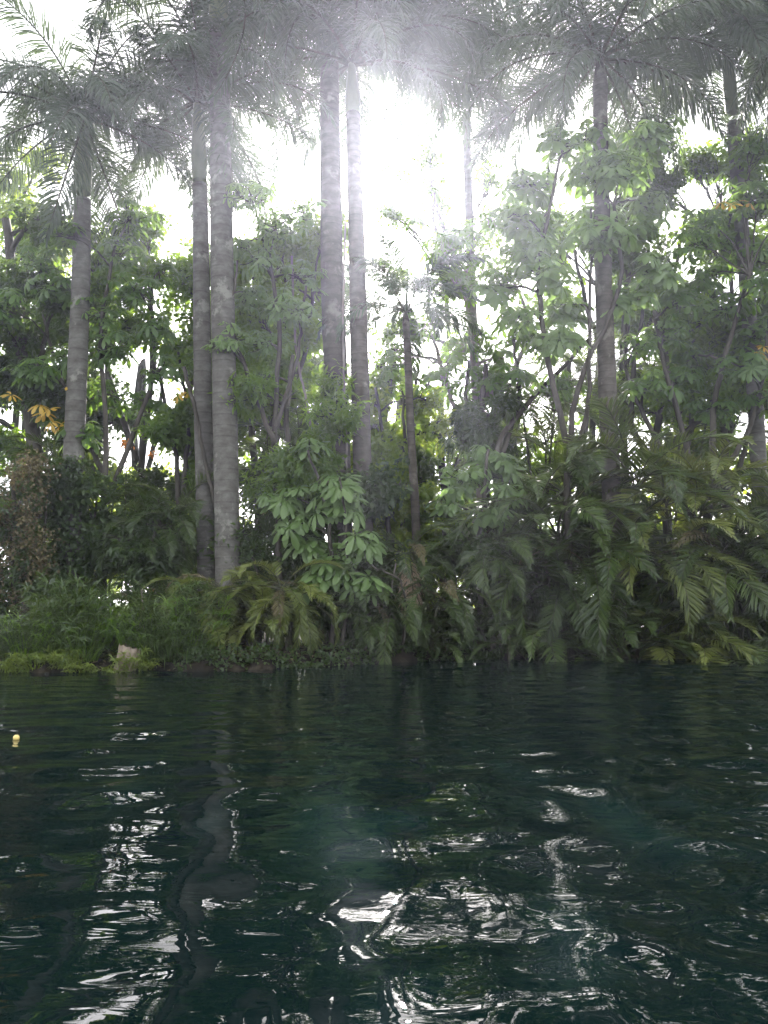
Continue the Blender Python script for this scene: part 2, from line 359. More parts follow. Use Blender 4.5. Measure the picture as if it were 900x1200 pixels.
def put_fronds(root, top, S, spec, rng, rad=.1, name='frond', sc_=1.0, az0=None):
    """spec: list of (elevation key, how many)"""
    for e, n in spec:
        a0 = rng.uniform(0, 2 * pi) if az0 is None else az0
        for i in range(n):
            az = a0 + 2 * pi * i / n + rng.normal(0, .18)
            SS = ARECAB if (S in (ARECA, ARECAY) and rng.random() < .04) else S
            o = link(name, SS[e][rng.integers(len(SS[e]))], root, (top[0] + rad * cos(az), top[1] + rad * sin(az), top[2] + rng.uniform(-.06, .06)))
            k = sc_ * rng.uniform(.88, 1.1)
            o.rotation_euler = (rng.normal(0, .2), rng.normal(0, .09), az); o.scale = (k, k, k)

def royal_palm(label, pts, wpx, Y, spec, seed, shaft=1.7, mat='trunk_grey', S=None, fs=1.0, dry=0, name='royal_palm', cat='palm tree', group='tall palms on the far bank', shaft_mat='shaft', long_fronds=()):
    """pts: pixels from the crown's centre down to the lowest one that shows; wpx = trunk width there"""
    rng = np.random.default_rng(seed); S = S or ROYAL
    P = np.array([at(px, py, Y) for px, py in pts])[::-1]
    d = P[0] - P[1]; b = P[0] + d * ((P[0][2] - gz(P[0][0], Y)) / max(-d[2], .01)) if P[0][2] > .3 else P[0]
    b[2] = gz(b[0], Y) - .15
    P = np.concatenate([[b], P]); root = thing(name, label, cat, (b[0], Y, b[2]), group)
    P = P - b
    zz = np.linspace(0, 1, 44); tt = np.linspace(0, 1, len(P))
    # smooth through the points by arc length
    al = np.concatenate([[0], np.cumsum(np.linalg.norm(np.diff(P, axis=0), axis=1))]); L = al[-1]
    z = zz * L; path = np.stack([np.interp(z, al, P[:, i]) for i in range(3)], -1)
    for _ in range(3): path[1:-1] = (path[:-2] + 2 * path[1:-1] + path[2:]) / 4
    r = px2m(wpx, Y) / 2; rad = r * (1 + .35 * np.exp(-z / .5) + .08 * np.sin(z / L * pi * 1.1) - .22 * zz + rng.normal(0, .008, 44))
    hs = L - shaft
    mb = MB(); k = z <= hs + .1; tube(mb, path[k], rad[k], 22); link('trunk', mb.mesh('palm_trunk', M[mat]), root)
    mb = MB(); q = np.linspace(hs, L, 14); cp = np.stack([np.interp(q, z, path[:, i]) for i in range(3)], -1)
    x = np.linspace(0, 1, 14); tube(mb, cp, np.interp(hs, z, rad) * np.interp(x, [0, .08, .3, 1], [.99, 1.05, 1.12, .5]), 18)
    link('crownshaft', mb.mesh('crownshaft', M[shaft_mat]), root)
    top = path[-1]; put_fronds(root, top, S, spec, rng, rad=.07, sc_=fs)
    for i, (e, az, k) in enumerate(long_fronds):          # the longest fronds, each by its own compass direction
        o = link('frond', S[e][i % len(S[e])], root, tuple(top)); o.rotation_euler = (rng.normal(0, .1), 0, az); o.scale = (k, k, k)
    if S is ROYAL or S is QUEEN:      # unopened spear leaf
        mb = MB(); tube(mb, bez(top - [0, 0, .3], top + [.05, 0, .8], top + [.12, .05, 1.9 * fs], 8), np.linspace(.05, .008, 8), 6); link('spear_leaf', mb.mesh('spear_leaf', M['royal']), root)
    for i in range(dry):
        az = rng.uniform(0, 2 * pi); o = link('dry_frond', DRYF[i % 2], root, (top[0], top[1], top[2] - .3)); o.rotation_euler = (0, 0, az)
    return root

SP = [(80, 3), (58, 5), (35, 6), (12, 6), (-12, 4)]
SPD = [(80, 4), (58, 6), (35, 6), (12, 6), (-12, 4), (-38, 2)]
royal_palm('tall grey palm nearest the left edge with a green crownshaft above pale rings', [(98, 140), (97, 200), (95, 330), (90, 450), (86, 540)], 24, 20.5, SPD, 11, shaft=2.2)
royal_palm('pale slender palm trunk just left of the thickest trunk', [(231, 120), (234, 200), (236, 330), (238, 480), (241, 600)], 22, 20.8, SPD, 12, shaft=2.4)
royal_palm('thickest palm trunk on the bank, straight and grey, crown above the photo', [(256, -45), (257, 60), (260, 300), (264, 500), (267, 660)], 29, 19.8, SPD, 13, shaft=1.9, fs=1.1)
royal_palm('thick palm left of a close pair at the middle, behind vines', [(385, 10), (387, 160), (389, 330), (394, 450), (397, 560)], 29, 21.5, [(80, 4), (58, 5), (35, 5), (12, 4), (-12, 3), (-38, 1)], 14, mat='trunk_brown', shaft=1.8, fs=1.15, long_fronds=[(58, -.15, 1.55), (35, .05, 1.5), (58, .3, 1.55), (58, -.5, 1.5), (80, .1, 1.5)])
royal_palm('right-hand slim dark palm of the close pair at the middle', [(412, 75), (415, 180), (419, 330), (422, 450), (425, 560)], 22, 21.2, [(80, 5), (58, 7), (35, 6), (12, 4), (-12, 2)], 15, mat='trunk_brown', shaft=1.6, fs=1.1, long_fronds=[(58, -.1, 1.4), (58, -.6, 1.35), (35, .3, 1.4), (58, .3, 1.45), (80, -.2, 1.5), (80, .6, 1.4)])
royal_palm('brown ringed palm rising behind the feathery palm clump right of the middle', [(703, 70), (704, 180), (707, 330), (712, 460), (716, 560)], 22, 20.8, SPD, 16, mat='trunk_brown', shaft=1.2, shaft_mat='trunk_brown', S=ROYAL, fs=1.15)
royal_palm('tall palm near the right edge with a yellowish trunk', [(850, 35), (860, 160), (872, 300), (884, 450), (892, 600)], 18, 22.5, SPD, 17, shaft=2.8, fs=1.1)
royal_palm('palm whose long fronds hang in at the upper right corner', [(962, 20), (960, 150), (958, 350), (956, 600)], 22, 20.5, SPD, 18, shaft=1.8)
royal_palm('pale thin palm trunk half hidden by the tree glowing in the sun gap', [(545, 75), (548, 200), (554, 380), (560, 500), (566, 600)], 12, 25.5, [(80, 3), (58, 5), (35, 5), (12, 4), (-12, 3)], 22, shaft=1.6, fs=1.15)
royal_palm('young slim palm with a dark thin trunk in the bright gap', [(475, 365), (478, 420), (481, 500), (487, 600), (489, 660)], 10.5, 21.8, [(78, 4), (55, 5), (30, 6), (5, 5)], 20, mat='trunk_brown', shaft=.5, shaft_mat='trunk_brown', S=QUEEN, fs=.85, name='young_palm', group=None)

# ------------------------------------------------------------------ feathery clump palms
def clump_palm(label, px, Y, tops, seed, S, fs=1.0, spec=((78, 2), (55, 3), (30, 4), (5, 3)), name='areca_palm', group='feathery palms along the waterline', lean=.0, straw=0):
    """tops: pixels where each cane's crown sits"""
    rng = np.random.default_rng(seed); bx = at(px, 700, Y)[0]; bz = gz(bx, Y) - .05
    root = thing(name, label, 'palm', (bx, Y, bz), group); b = np.array([bx, Y, bz])
    for (tx, ty, *dy) in tops:
        YY = Y + (dy[0] if dy else rng.uniform(-.35, .35)); tp = at(tx, ty, YY) - b
        s = np.array([rng.normal(0, .22) + tp[0] * .2, rng.normal(0, .2), 0]); s[2] = gz(bx + s[0], Y + s[1]) - b[2] - .1
        mid = np.array([s[0] * .8 + tp[0] * .2, s[1] * .7 + tp[1] * .3, tp[2] * .6])
        pth = bez(s, mid, tp, 10); mb = MB(); tube(mb, pth, np.linspace(.055, .032, 10), 8)
        link('stem', mb.mesh('cane', M['cane']), root)
        put_fronds(root, tp, S, spec, rng, rad=.03, sc_=fs)
    for i in range(3):                         # young shoots at the foot, arching low
        sx_, sy_ = rng.uniform(-.55, .55), rng.uniform(-.5, .3)
        p0 = np.array([sx_, sy_, gz(bx + sx_, Y + sy_) - b[2] + rng.uniform(.1, .7)])
        put_fronds(root, p0, S, ((78, 1), (55, 3), (30, 2)), rng, rad=.03, sc_=fs * .85)
    for i in range(straw):
        o = link('dry_frond', STRAW[i % 2], root, tuple(tp - [0, .1, .2 + .2 * i])); o.rotation_euler = (0, 0, rng.uniform(-2.4, -.8))
    return root
LOW = ((55, 3), (30, 4), (5, 4), (-22, 3))
clump_palm('yellowing low palm fronds at the foot of the thickest trunk', 268, 18.9, [(262, 690), (300, 700), (240, 712)], 31, ARECAY, .72, LOW)
clump_palm('low palm with broad yellow-green fronds just right of the thickest trunk foot', 335, 18.9, [(330, 690), (350, 705)], 32, ARECAY, .7, LOW)
clump_palm('dark feathery palm drooping to the water under the umbrella leaf shrub', 425, 19.6, [(410, 700), (440, 690), (460, 715)], 33, ARECA, .65, LOW)
clump_palm('feathery palm with a hanging straw coloured frond under the young slim palm', 505, 20.0, [(525, 690), (512, 712), (480, 648)], 34, ARECA, .62, LOW, straw=2)
clump_palm('feathery palm with long fronds spreading by the second umbrella shrub', 575, 20.3, [(560, 650), (590, 640), (605, 665)], 35, ARECA, .85)
clump_palm('dense feathery palm clump left of the brown ringed palm', 655, 20.9, [(630, 600), (665, 580), (655, 630)], 36, ARECA, 1.2, ((78, 2), (55, 4), (30, 3)))
clump_palm('tall feathery palm clump in front of the brown ringed palm', 725, 21.0, [(690, 600), (745, 575), (735, 625)], 37, ARECA, 1.3, ((78, 2), (55, 4), (30, 3)))
clump_palm('feathery palm clump with bright arching fronds right of the brown ringed palm', 800, 21.0, [(780, 590), (815, 610), (830, 580)], 38, ARECAY, 1.15, ((78, 2), (55, 3), (30, 3)))
clump_palm('feathery palm with fronds drooping to the water near the right edge', 868, 21.2, [(850, 640), (885, 650), (860, 690)], 39, ARECA, 1.05, ((78, 2), (55, 3), (30, 4)))
clump_palm('feathery palm clump cut off by the right edge of the view', 930, 21.0, [(915, 610), (950, 600), (935, 660)], 40, ARECA, 1.0)
clump_palm('low palm drooping over the water below the dense palm clump', 640, 20.5, [(625, 665), (655, 680)], 46, ARECA, 1.0, LOW)
clump_palm('low palm with long dull fronds below the brown ringed palm', 705, 20.6, [(690, 655), (720, 670)], 47, ARECA, 1.15, LOW)
clump_palm('low palm with yellow tinged fronds touching the water right of the brown ringed palm', 775, 20.7, [(760, 655), (790, 665)], 48, ARECAY, 1.1, LOW)
clump_palm('low palm with broad arching fronds over the water near the right edge', 845, 20.7, [(835, 660), (862, 672)], 49, ARECA, 1.05, LOW)
clump_palm('shaded feathery palm just left of the pale slender trunk', 190, 20.4, [(175, 625), (205, 610), (185, 650)], 41, ARECA, .75)
clump_palm('thin feathery palm behind the dry brown bush', 60, 22.0, [(50, 560), (80, 570)], 42, ARECA, .8)
clump_palm('feathery palm deep in the shade between the pale trunk and the close pair', 345, 21.8, [(320, 560), (350, 540), (370, 590)], 43, ARECA, .95)
clump_palm('tall feathery palm in the bright gap right of the young slim palm', 640, 24.5, [(610, 470), (650, 480), (680, 450), (640, 520)], 44, ARECA, 1.1)
clump_palm('feathery palm silhouetted behind the forked dark trees at the right', 800, 25.0, [(760, 430), (800, 470), (860, 500), (840, 440)], 45, ARECA, 1.1)

# ------------------------------------------------------------------ broadleaf trees and shrubs
def limb(mb, a, b, r0, r1, rng, k=9, n=7):
    d = b - a; L = np.linalg.norm(d); mid = a + d * .45 + np.array([0, 0, .18 * L]) * np.sign(d[2] + .3) + rng.normal(0, .07 * L, 3)
    p = bez(a, mid, b, k); p[1:-1] += rng.normal(0, .012 * L, (k - 2, 3)); tube(mb, p, np.linspace(r0, r1, k), n); return p
def leafy(label, name, cat, stems, Y, clusters, seed, kind='umb', mat='umb', lsize=.8, bark='bark', dens=1.0, group=None, depth=.9, extra=None):
    """stems: list of (polyline of pixels from the foot up, width px at foot); clusters: (px, py, radius px x, radius px y, leaves)"""
    rng = np.random.default_rng(seed)
    f0 = at(*stems[0][0][0], Y); foot = np.array([f0[0], Y, gz(f0[0], Y) - .1])
    root = thing(name, label, cat, tuple(foot), group)
    tb = MB(); sp = []
    for pts, wp in stems:
        P = np.array([at(px, py, Y) for px, py in pts]); P[:, 1] += np.linspace(0, rng.normal(0, .5), len(P))
        if pts[0][1] >= 540 and pts is stems[0][0] or pts[0][1] > 640: P[0][2] = gz(P[0][0], Y) - .15
        al = np.concatenate([[0], np.cumsum(np.linalg.norm(np.diff(P, axis=0), axis=1))]); z = np.linspace(0, al[-1], 22)
        q = np.stack([np.interp(z, al, P[:, i]) for i in range(3)], -1)
        for _ in range(2): q[1:-1] = (q[:-2] + 2 * q[1:-1] + q[2:]) / 4
        q[1:-1] += rng.normal(0, .018, (20, 3))
        r = px2m(wp, Y) / 2 * (.8 if kind == 'umb' else 1); tube(tb, q, np.linspace(r, r * .42, 22), 9); sp.append((q, r))
    SPT = np.concatenate([s[0] for s in sp]); SR = np.concatenate([np.linspace(s[1], s[1] * .42, 22) for s in sp])
    fb = MB()
    for (cx, cy, rx, ry, n) in clusters:
        dY = rng.uniform(-depth, depth); c = at(cx, cy, Y); c[1] += dY
        R3 = np.array([px2m(rx, Y), px2m((rx + ry) / 2, Y) * .9, px2m(ry, Y)])
        dd = SPT - c; sc_ = np.linalg.norm(dd, axis=1) + 1.5 * np.clip(dd[:, 2] + .4, 0, None); j = int(np.argmin(sc_))
        r0 = min(SR[j] * .7, .06 + .012 * np.linalg.norm(dd[j])); lp = limb(tb, SPT[j], c, r0, r0 * .35, rng)
        n = max(3, int(n * dens * (2.4 if kind == 'umb' else 2.3)))
        if kind in ('umb',):
            u = nrm(rng.normal(0, 1, (n, 3))) * (rng.random((n, 1)) ** .45); pc = c + u * R3
            ax = nrm(u * .55 + np.array([0, -.34, .9]) + rng.normal(0, .22, (n, 3)))
            sz = lsize * rng.uniform(.5, 1.15, n); umbrellas(fb, pc, ax, sz, rng, nl=8 if lsize > .5 else 7)
            for p_, a_, s_ in zip(pc, ax, sz):
                st = lp[rng.integers(5, 9)] * .6 + c * .4 + (p_ - c) * .15
                tube(tb, bez(st, (st + p_) / 2 - [0, 0, .05] - a_ * .12, p_, 4), (.014, .011, .009, .006), 4, cap=False)
        else:
            m = max(3, n // 16); cc = c + nrm(rng.normal(0, 1, (m, 3))) * rng.random((m, 1)) ** .5 * R3
            for q_ in cc:                      # twig + spray of leaves along it
                st = lp[rng.integers(4, 9)]; tw = bez(st, (st + q_) / 2 + rng.normal(0, .1, 3), q_, 5); tube(tb, tw, np.linspace(.018, .006, 5), 4, cap=False)
            k = 16; o_ = nrm(q_dirs(rng, m)); tt = rng.uniform(-.1, 1, (m, k)); rr = np.linalg.norm(R3) * .34
            p = cc[:, None] + o_[:, None] * (tt * rr)[..., None] + rng.normal(0, rr * .22, (m, k, 3)); p = p.reshape(-1, 3); N = len(p)
            d = nrm(np.repeat(o_, k, 0) * .7 + rng.normal(0, .6, (N, 3)) + np.array([0, -.1, -.35]))
            nr = nrm(rng.normal(0, .5, (N, 3)) + np.array([0, -.35, .8]))
            if kind == 'long': leaves(fb, p, d, nr, lsize * rng.uniform(.7, 1.3, N), lsize * .26 * rng.uniform(.8, 1.2, N))
            else: leaves(fb, p, d, nr, lsize * rng.uniform(.7, 1.3, N), lsize * .52 * rng.uniform(.8, 1.2, N))
    link('trunk' if cat == 'tree' else 'stems', tb.mesh(name + '_wood', M[bark], origin=foot), root)
    fo = link('crown' if cat == 'tree' else 'foliage', fb.mesh(name + '_foliage', M[mat], origin=foot), root)
    if extra:                                  # differently coloured leaves: (part name, material, part label, pixel clusters)
        pn, em, pl, cl = extra
        for (cx, cy, rx, ry, n) in cl:
            for _ in range(n):
                c = at(cx + rng.normal(0, rx * .5), cy + rng.normal(0, ry * .5), Y - rng.uniform(.3, .8)); eb = MB()
                umbrellas(eb, c[None], np.array([[rng.normal(0, .3), -.5, .6]]), np.array([lsize * rng.uniform(.6, .95)]), rng, nl=7)
                e = link(pn, eb.mesh(pn, M[em], origin=foot), root); e['label'] = pl
    return root
def q_dirs(rng, m): return rng.normal(0, 1, (m, 3)) + np.array([0, -.2, -.15])

G_U = 'umbrella leaf trees and shrubs'
leafy('shrub of pale green umbrella leaves in front of the close pair of palms', 'umbrella_shrub', 'shrub', [([(388, 760), (392, 690), (385, 600), (362, 530)], 9), ([(400, 760), (410, 690), (405, 610), (400, 565)], 7), ([(470, 760), (478, 715), (470, 680), (430, 660)], 5)], 19.3,
      [(362, 524, 20, 10, 7), (335, 580, 28, 18, 12), (392, 572, 34, 18, 14), (345, 612, 26, 18, 9), (400, 598, 32, 16, 12), (372, 640, 26, 18, 12), (425, 636, 22, 16, 8), (380, 672, 30, 16, 12), (430, 684, 22, 10, 7), (395, 650, 20, 16, 6)], 51, lsize=.98, group=G_U, depth=.4, dens=.62)
leafy('smaller umbrella leaf shrub right of the young slim palm', 'umbrella_shrub', 'shrub', [([(560, 760), (565, 690), (560, 620), (570, 530)], 10), ([(575, 760), (590, 640), (590, 560)], 8)], 20.4,
      [(545, 625, 24, 14, 9), (575, 605, 20, 12, 5), (590, 575, 24, 14, 7), (575, 535, 34, 14, 10), (540, 560, 30, 20, 10), (600, 545, 20, 14, 6), (520, 590, 20, 14, 6)], 52, lsize=.85, group=G_U, depth=.4)
leafy('large umbrella leaf tree with pale whorls before the brown ringed palm', 'umbrella_tree', 'tree', [([(668, 700), (664, 560), (668, 470), (700, 400), (735, 330), (720, 240)], 12), ([(664, 520), (640, 430), (625, 330), (650, 200)], 10), ([(668, 560), (690, 470), (690, 380), (690, 250)], 8)], 20.5,
      [(655, 165, 34, 22, 14), (700, 150, 30, 22, 10), (620, 215, 34, 22, 14), (690, 200, 44, 24, 20), (755, 175, 36, 26, 16), (770, 215, 26, 20, 10), (640, 245, 34, 22, 14), (705, 245, 38, 20, 16), (755, 262, 30, 18, 10), (600, 265, 30, 20, 10), (690, 290, 40, 20, 14), (655, 400, 34, 20, 12), (740, 340, 34, 22, 12), (620, 300, 34, 20, 12), (720, 215, 34, 22, 12), (640, 330, 36, 22, 12), (770, 310, 36, 22, 14), (670, 350, 32, 20, 12), (610, 370, 30, 20, 10), (585, 330, 26, 20, 8)], 53, lsize=.95, group=G_U, depth=1.0)
leafy('umbrella leaf tree with forked dark stems at the right edge', 'umbrella_tree', 'tree', [([(815, 690), (815, 600), (800, 520), (775, 440), (760, 380)], 13), ([(820, 640), (835, 560), (830, 480), (850, 400), (870, 330)], 12), ([(812, 620), (790, 560), (760, 500), (730, 440), (735, 370)], 10), ([(838, 560), (870, 520), (890, 440), (890, 380)], 9)], 22.0,
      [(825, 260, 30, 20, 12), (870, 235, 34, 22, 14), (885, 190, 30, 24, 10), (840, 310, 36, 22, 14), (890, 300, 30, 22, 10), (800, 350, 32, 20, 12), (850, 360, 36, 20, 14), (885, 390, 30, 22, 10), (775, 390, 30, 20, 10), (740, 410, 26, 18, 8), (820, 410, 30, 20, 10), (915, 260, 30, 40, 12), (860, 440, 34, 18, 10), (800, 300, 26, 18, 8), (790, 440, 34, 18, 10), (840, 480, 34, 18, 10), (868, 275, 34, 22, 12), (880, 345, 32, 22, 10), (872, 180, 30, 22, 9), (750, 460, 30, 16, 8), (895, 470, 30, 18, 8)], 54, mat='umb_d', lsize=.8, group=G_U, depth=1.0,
      extra=('yellow_leaf', 'umb_y', 'yellowed umbrella leaf', [(852, 240, 14, 10, 2), (874, 240, 10, 10, 1), (893, 410, 10, 8, 2)]))
leafy('umbrella leaf tree glowing in the sun gap at the middle', 'umbrella_tree', 'tree', [([(566, 690), (562, 560), (556, 440), (550, 350), (530, 280)], 13), ([(556, 480), (600, 440), (620, 390), (590, 330)], 9), ([(558, 520), (530, 470), (510, 400), (500, 320)], 8)], 23.0,
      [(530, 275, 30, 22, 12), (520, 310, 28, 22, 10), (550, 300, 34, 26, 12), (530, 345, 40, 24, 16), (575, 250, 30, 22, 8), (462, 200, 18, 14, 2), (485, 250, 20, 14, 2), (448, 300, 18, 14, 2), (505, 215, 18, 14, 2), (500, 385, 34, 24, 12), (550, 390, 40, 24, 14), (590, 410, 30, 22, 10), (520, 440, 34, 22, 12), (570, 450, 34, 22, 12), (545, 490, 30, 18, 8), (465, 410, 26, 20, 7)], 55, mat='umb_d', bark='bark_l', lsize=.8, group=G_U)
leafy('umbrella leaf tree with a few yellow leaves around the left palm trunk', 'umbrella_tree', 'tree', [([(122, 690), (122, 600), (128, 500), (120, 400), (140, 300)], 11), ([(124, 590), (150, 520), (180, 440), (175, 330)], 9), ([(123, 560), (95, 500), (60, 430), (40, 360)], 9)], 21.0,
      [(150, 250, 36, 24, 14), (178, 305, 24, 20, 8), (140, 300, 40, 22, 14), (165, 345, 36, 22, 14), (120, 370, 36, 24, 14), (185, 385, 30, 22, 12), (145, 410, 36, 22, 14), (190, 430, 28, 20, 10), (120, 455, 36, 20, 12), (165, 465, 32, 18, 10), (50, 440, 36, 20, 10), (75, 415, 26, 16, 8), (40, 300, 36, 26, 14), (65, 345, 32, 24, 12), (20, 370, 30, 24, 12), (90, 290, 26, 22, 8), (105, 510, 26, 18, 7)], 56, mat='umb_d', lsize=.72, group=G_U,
      extra=('yellow_leaf', 'umb_y', 'yellow drooping umbrella leaf', [(53, 478, 12, 8, 3), (62, 496, 10, 6, 2), (212, 460, 12, 6, 2), (12, 463, 10, 6, 1), (90, 458, 8, 6, 1)]))
leafy('hazy light green tree wrapping the thickest trunk below its crown', 'umbrella_tree', 'tree', [([(330, 700), (325, 590), (320, 480), (330, 380), (310, 280)], 12), ([(322, 520), (290, 440), (270, 380), (280, 310)], 8), ([(324, 500), (350, 420), (360, 340)], 8)], 19.9,
      [(300, 245, 34, 20, 12), (275, 270, 26, 18, 9), (330, 275, 36, 22, 14), (300, 300, 36, 20, 12), (350, 310, 34, 24, 12), (285, 335, 34, 20, 12), (325, 345, 36, 22, 14), (270, 395, 26, 18, 9), (345, 375, 34, 22, 12), (305, 390, 34, 20, 12), (265, 410, 24, 12, 8), (360, 260, 24, 18, 7)], 57, mat='umb', lsize=.6, group=G_U)
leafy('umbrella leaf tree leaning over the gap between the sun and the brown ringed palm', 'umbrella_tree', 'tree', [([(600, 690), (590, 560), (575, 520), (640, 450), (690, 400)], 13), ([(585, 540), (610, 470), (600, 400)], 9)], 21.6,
      [(590, 330, 30, 20, 10), (610, 390, 34, 20, 12), (640, 410, 30, 20, 10), (650, 450, 34, 18, 10), (600, 445, 30, 18, 8), (610, 290, 26, 20, 8)], 58, mat='umb_d', lsize=.75, group=G_U)

# middle-storey trees with small leaves
def blobs(x0, x1, y0, y1, n, r, k, seed):
    rng = random.Random(seed); o = []
    for i in range(n):
        a = r * rng.uniform(.7, 1.2); o.append((rng.uniform(x0, x1), rng.uniform(y0, y1), a, a * rng.uniform(.55, .8), int(k * rng.uniform(.7, 1.2))))
    return o
G_B = 'small leaved trees behind the bank'
leafy('dense dark leafy tree around the feet of the close pair of palms', 'broadleaf_tree', 'tree', [([(345, 720), (348, 600), (335, 500), (345, 420)], 11), ([(350, 640), (375, 540), (385, 470)], 8)], 20.4,
      blobs(290, 400, 430, 580, 16, 28, 330, 1), 61, 'long', 'small', .26, group=G_B)
leafy('dark tree with layered sprays left of the pale slender trunk', 'broadleaf_tree', 'tree', [([(212, 720), (212, 600), (208, 520), (190, 440)], 9), ([(212, 600), (225, 500), (215, 420)], 7)], 22.2,
      blobs(195, 245, 430, 590, 10, 24, 300, 2), 62, 'small', 'small', .2, group=G_B)
leafy('dark thick leaning tree at the left edge', 'broadleaf_tree', 'tree', [([(40, 690), (42, 560), (28, 450), (12, 350), (0, 250)], 24), ([(36, 500), (45, 440), (60, 380)], 10)], 22.0,
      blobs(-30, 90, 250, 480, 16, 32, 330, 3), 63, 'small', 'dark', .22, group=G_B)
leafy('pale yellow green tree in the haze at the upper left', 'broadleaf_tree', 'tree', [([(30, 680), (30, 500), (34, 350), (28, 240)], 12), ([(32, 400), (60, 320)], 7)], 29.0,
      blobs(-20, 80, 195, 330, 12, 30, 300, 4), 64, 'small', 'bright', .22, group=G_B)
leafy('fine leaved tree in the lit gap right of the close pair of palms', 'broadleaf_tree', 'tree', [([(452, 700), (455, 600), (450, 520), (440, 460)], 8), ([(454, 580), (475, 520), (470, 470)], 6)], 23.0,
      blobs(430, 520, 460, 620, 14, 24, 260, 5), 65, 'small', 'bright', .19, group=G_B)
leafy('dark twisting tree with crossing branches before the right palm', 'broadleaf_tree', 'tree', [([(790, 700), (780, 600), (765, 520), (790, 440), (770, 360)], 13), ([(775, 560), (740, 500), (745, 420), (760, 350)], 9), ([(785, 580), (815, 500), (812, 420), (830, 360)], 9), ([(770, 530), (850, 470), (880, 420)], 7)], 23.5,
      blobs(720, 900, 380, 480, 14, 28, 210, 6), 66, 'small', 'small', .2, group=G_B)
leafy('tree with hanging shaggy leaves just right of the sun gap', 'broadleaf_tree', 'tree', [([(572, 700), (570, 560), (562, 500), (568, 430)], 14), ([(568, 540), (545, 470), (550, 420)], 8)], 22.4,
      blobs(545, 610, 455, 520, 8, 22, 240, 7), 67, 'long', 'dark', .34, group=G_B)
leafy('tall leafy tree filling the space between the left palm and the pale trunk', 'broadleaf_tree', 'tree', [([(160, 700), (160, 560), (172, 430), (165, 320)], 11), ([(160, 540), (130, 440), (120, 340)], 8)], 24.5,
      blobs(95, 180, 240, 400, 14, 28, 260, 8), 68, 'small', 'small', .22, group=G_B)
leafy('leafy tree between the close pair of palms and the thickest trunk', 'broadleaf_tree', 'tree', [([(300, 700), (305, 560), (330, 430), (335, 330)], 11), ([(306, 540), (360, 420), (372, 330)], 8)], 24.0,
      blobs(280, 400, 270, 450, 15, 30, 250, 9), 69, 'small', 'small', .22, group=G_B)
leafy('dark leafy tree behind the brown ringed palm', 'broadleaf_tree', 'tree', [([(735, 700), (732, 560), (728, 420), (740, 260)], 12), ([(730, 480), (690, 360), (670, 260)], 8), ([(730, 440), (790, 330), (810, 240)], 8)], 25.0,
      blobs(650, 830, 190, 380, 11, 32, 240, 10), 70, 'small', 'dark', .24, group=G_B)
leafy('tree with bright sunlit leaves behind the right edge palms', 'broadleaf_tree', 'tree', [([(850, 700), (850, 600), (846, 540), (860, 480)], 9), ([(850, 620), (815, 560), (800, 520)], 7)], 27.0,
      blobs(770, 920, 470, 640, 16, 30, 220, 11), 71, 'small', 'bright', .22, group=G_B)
leafy('slim tree with fine leaves just right of the right palm crown', 'broadleaf_tree', 'tree', [([(930, 700), (925, 560), (915, 400), (905, 260)], 10)], 24.0,
      blobs(870, 960, 200, 440, 14, 32, 240, 12), 72, 'small', 'dark', .22, group=G_B)

G_BB = 'tall leafy trees standing behind the palms'
for lab, px, Y, box, n, mt, seed in (
    ('tall leafy tree behind the dark leaning tree at the left edge', 20, 27, (-60, 70, 300, 560), 20, 'small', 301),
    ('leafy tree behind the left palm and its umbrella tree', 95, 26.5, (60, 150, 330, 560), 16, 'dark', 302),
    ('leafy tree behind the pale slender trunk', 225, 26.5, (205, 280, 300, 520), 16, 'small', 303),
    ('dark tree behind the thickest trunk and the close pair', 325, 27.5, (275, 400, 330, 600), 22, 'dark', 304),
    ('bright green tree behind the young slim palm', 470, 30, (430, 530, 480, 640), 14, 'bright', 305),
    ('leafy tree behind the shaggy leaved tree', 580, 27, (530, 640, 500, 650), 14, 'small', 306),
    ('leafy tree behind the leaning umbrella tree', 660, 28, (620, 720, 470, 580), 9, 'small', 307),
    ('leafy tree behind the twisting dark tree', 780, 27.5, (720, 840, 330, 560), 14, 'small', 308),
    ('pale leafy tree filling the low gap between the left palm and the pale trunk', 160, 29, (110, 215, 585, 670), 14, 'bright', 310),
    ('leafy tree filling the gap right of the close pair of palms', 455, 25.5, (425, 500, 430, 600), 13, 'small', 311),
    ('thin twiggy tree against the brightest sky', 520, 26, (440, 600, 190, 480), 20, 'small', 315),
    ('leafy tree behind the crown of the brown ringed palm', 700, 26.5, (620, 800, 220, 420), 11, 'small', 312),
    ('leafy tree high behind the thickest trunk', 300, 25.5, (235, 380, 300, 430), 15, 'small', 313),
    ('leafy tree behind the right palm crown', 850, 25.5, (800, 940, 180, 400), 9, 'small', 314),
    ('leafy tree behind the right edge palm trunk', 880, 27.5, (830, 960, 280, 600), 22, 'dark', 309)):
    leafy(lab, 'broadleaf_tree', 'tree', [([(px, 700), (px + 4, 600), (px - 6, 500), (px + 8, 400), (px + 2, max(330, box[2] + 30))], 12), ([(px, 600), (px + 30, 500), (px + 34, 430)], 8)], Y,
          blobs(*box, n, 34 if seed != 315 else 24, 300 if seed != 315 else 80, seed), seed, 'small', mt, .25 if seed != 315 else .2, group=G_BB)
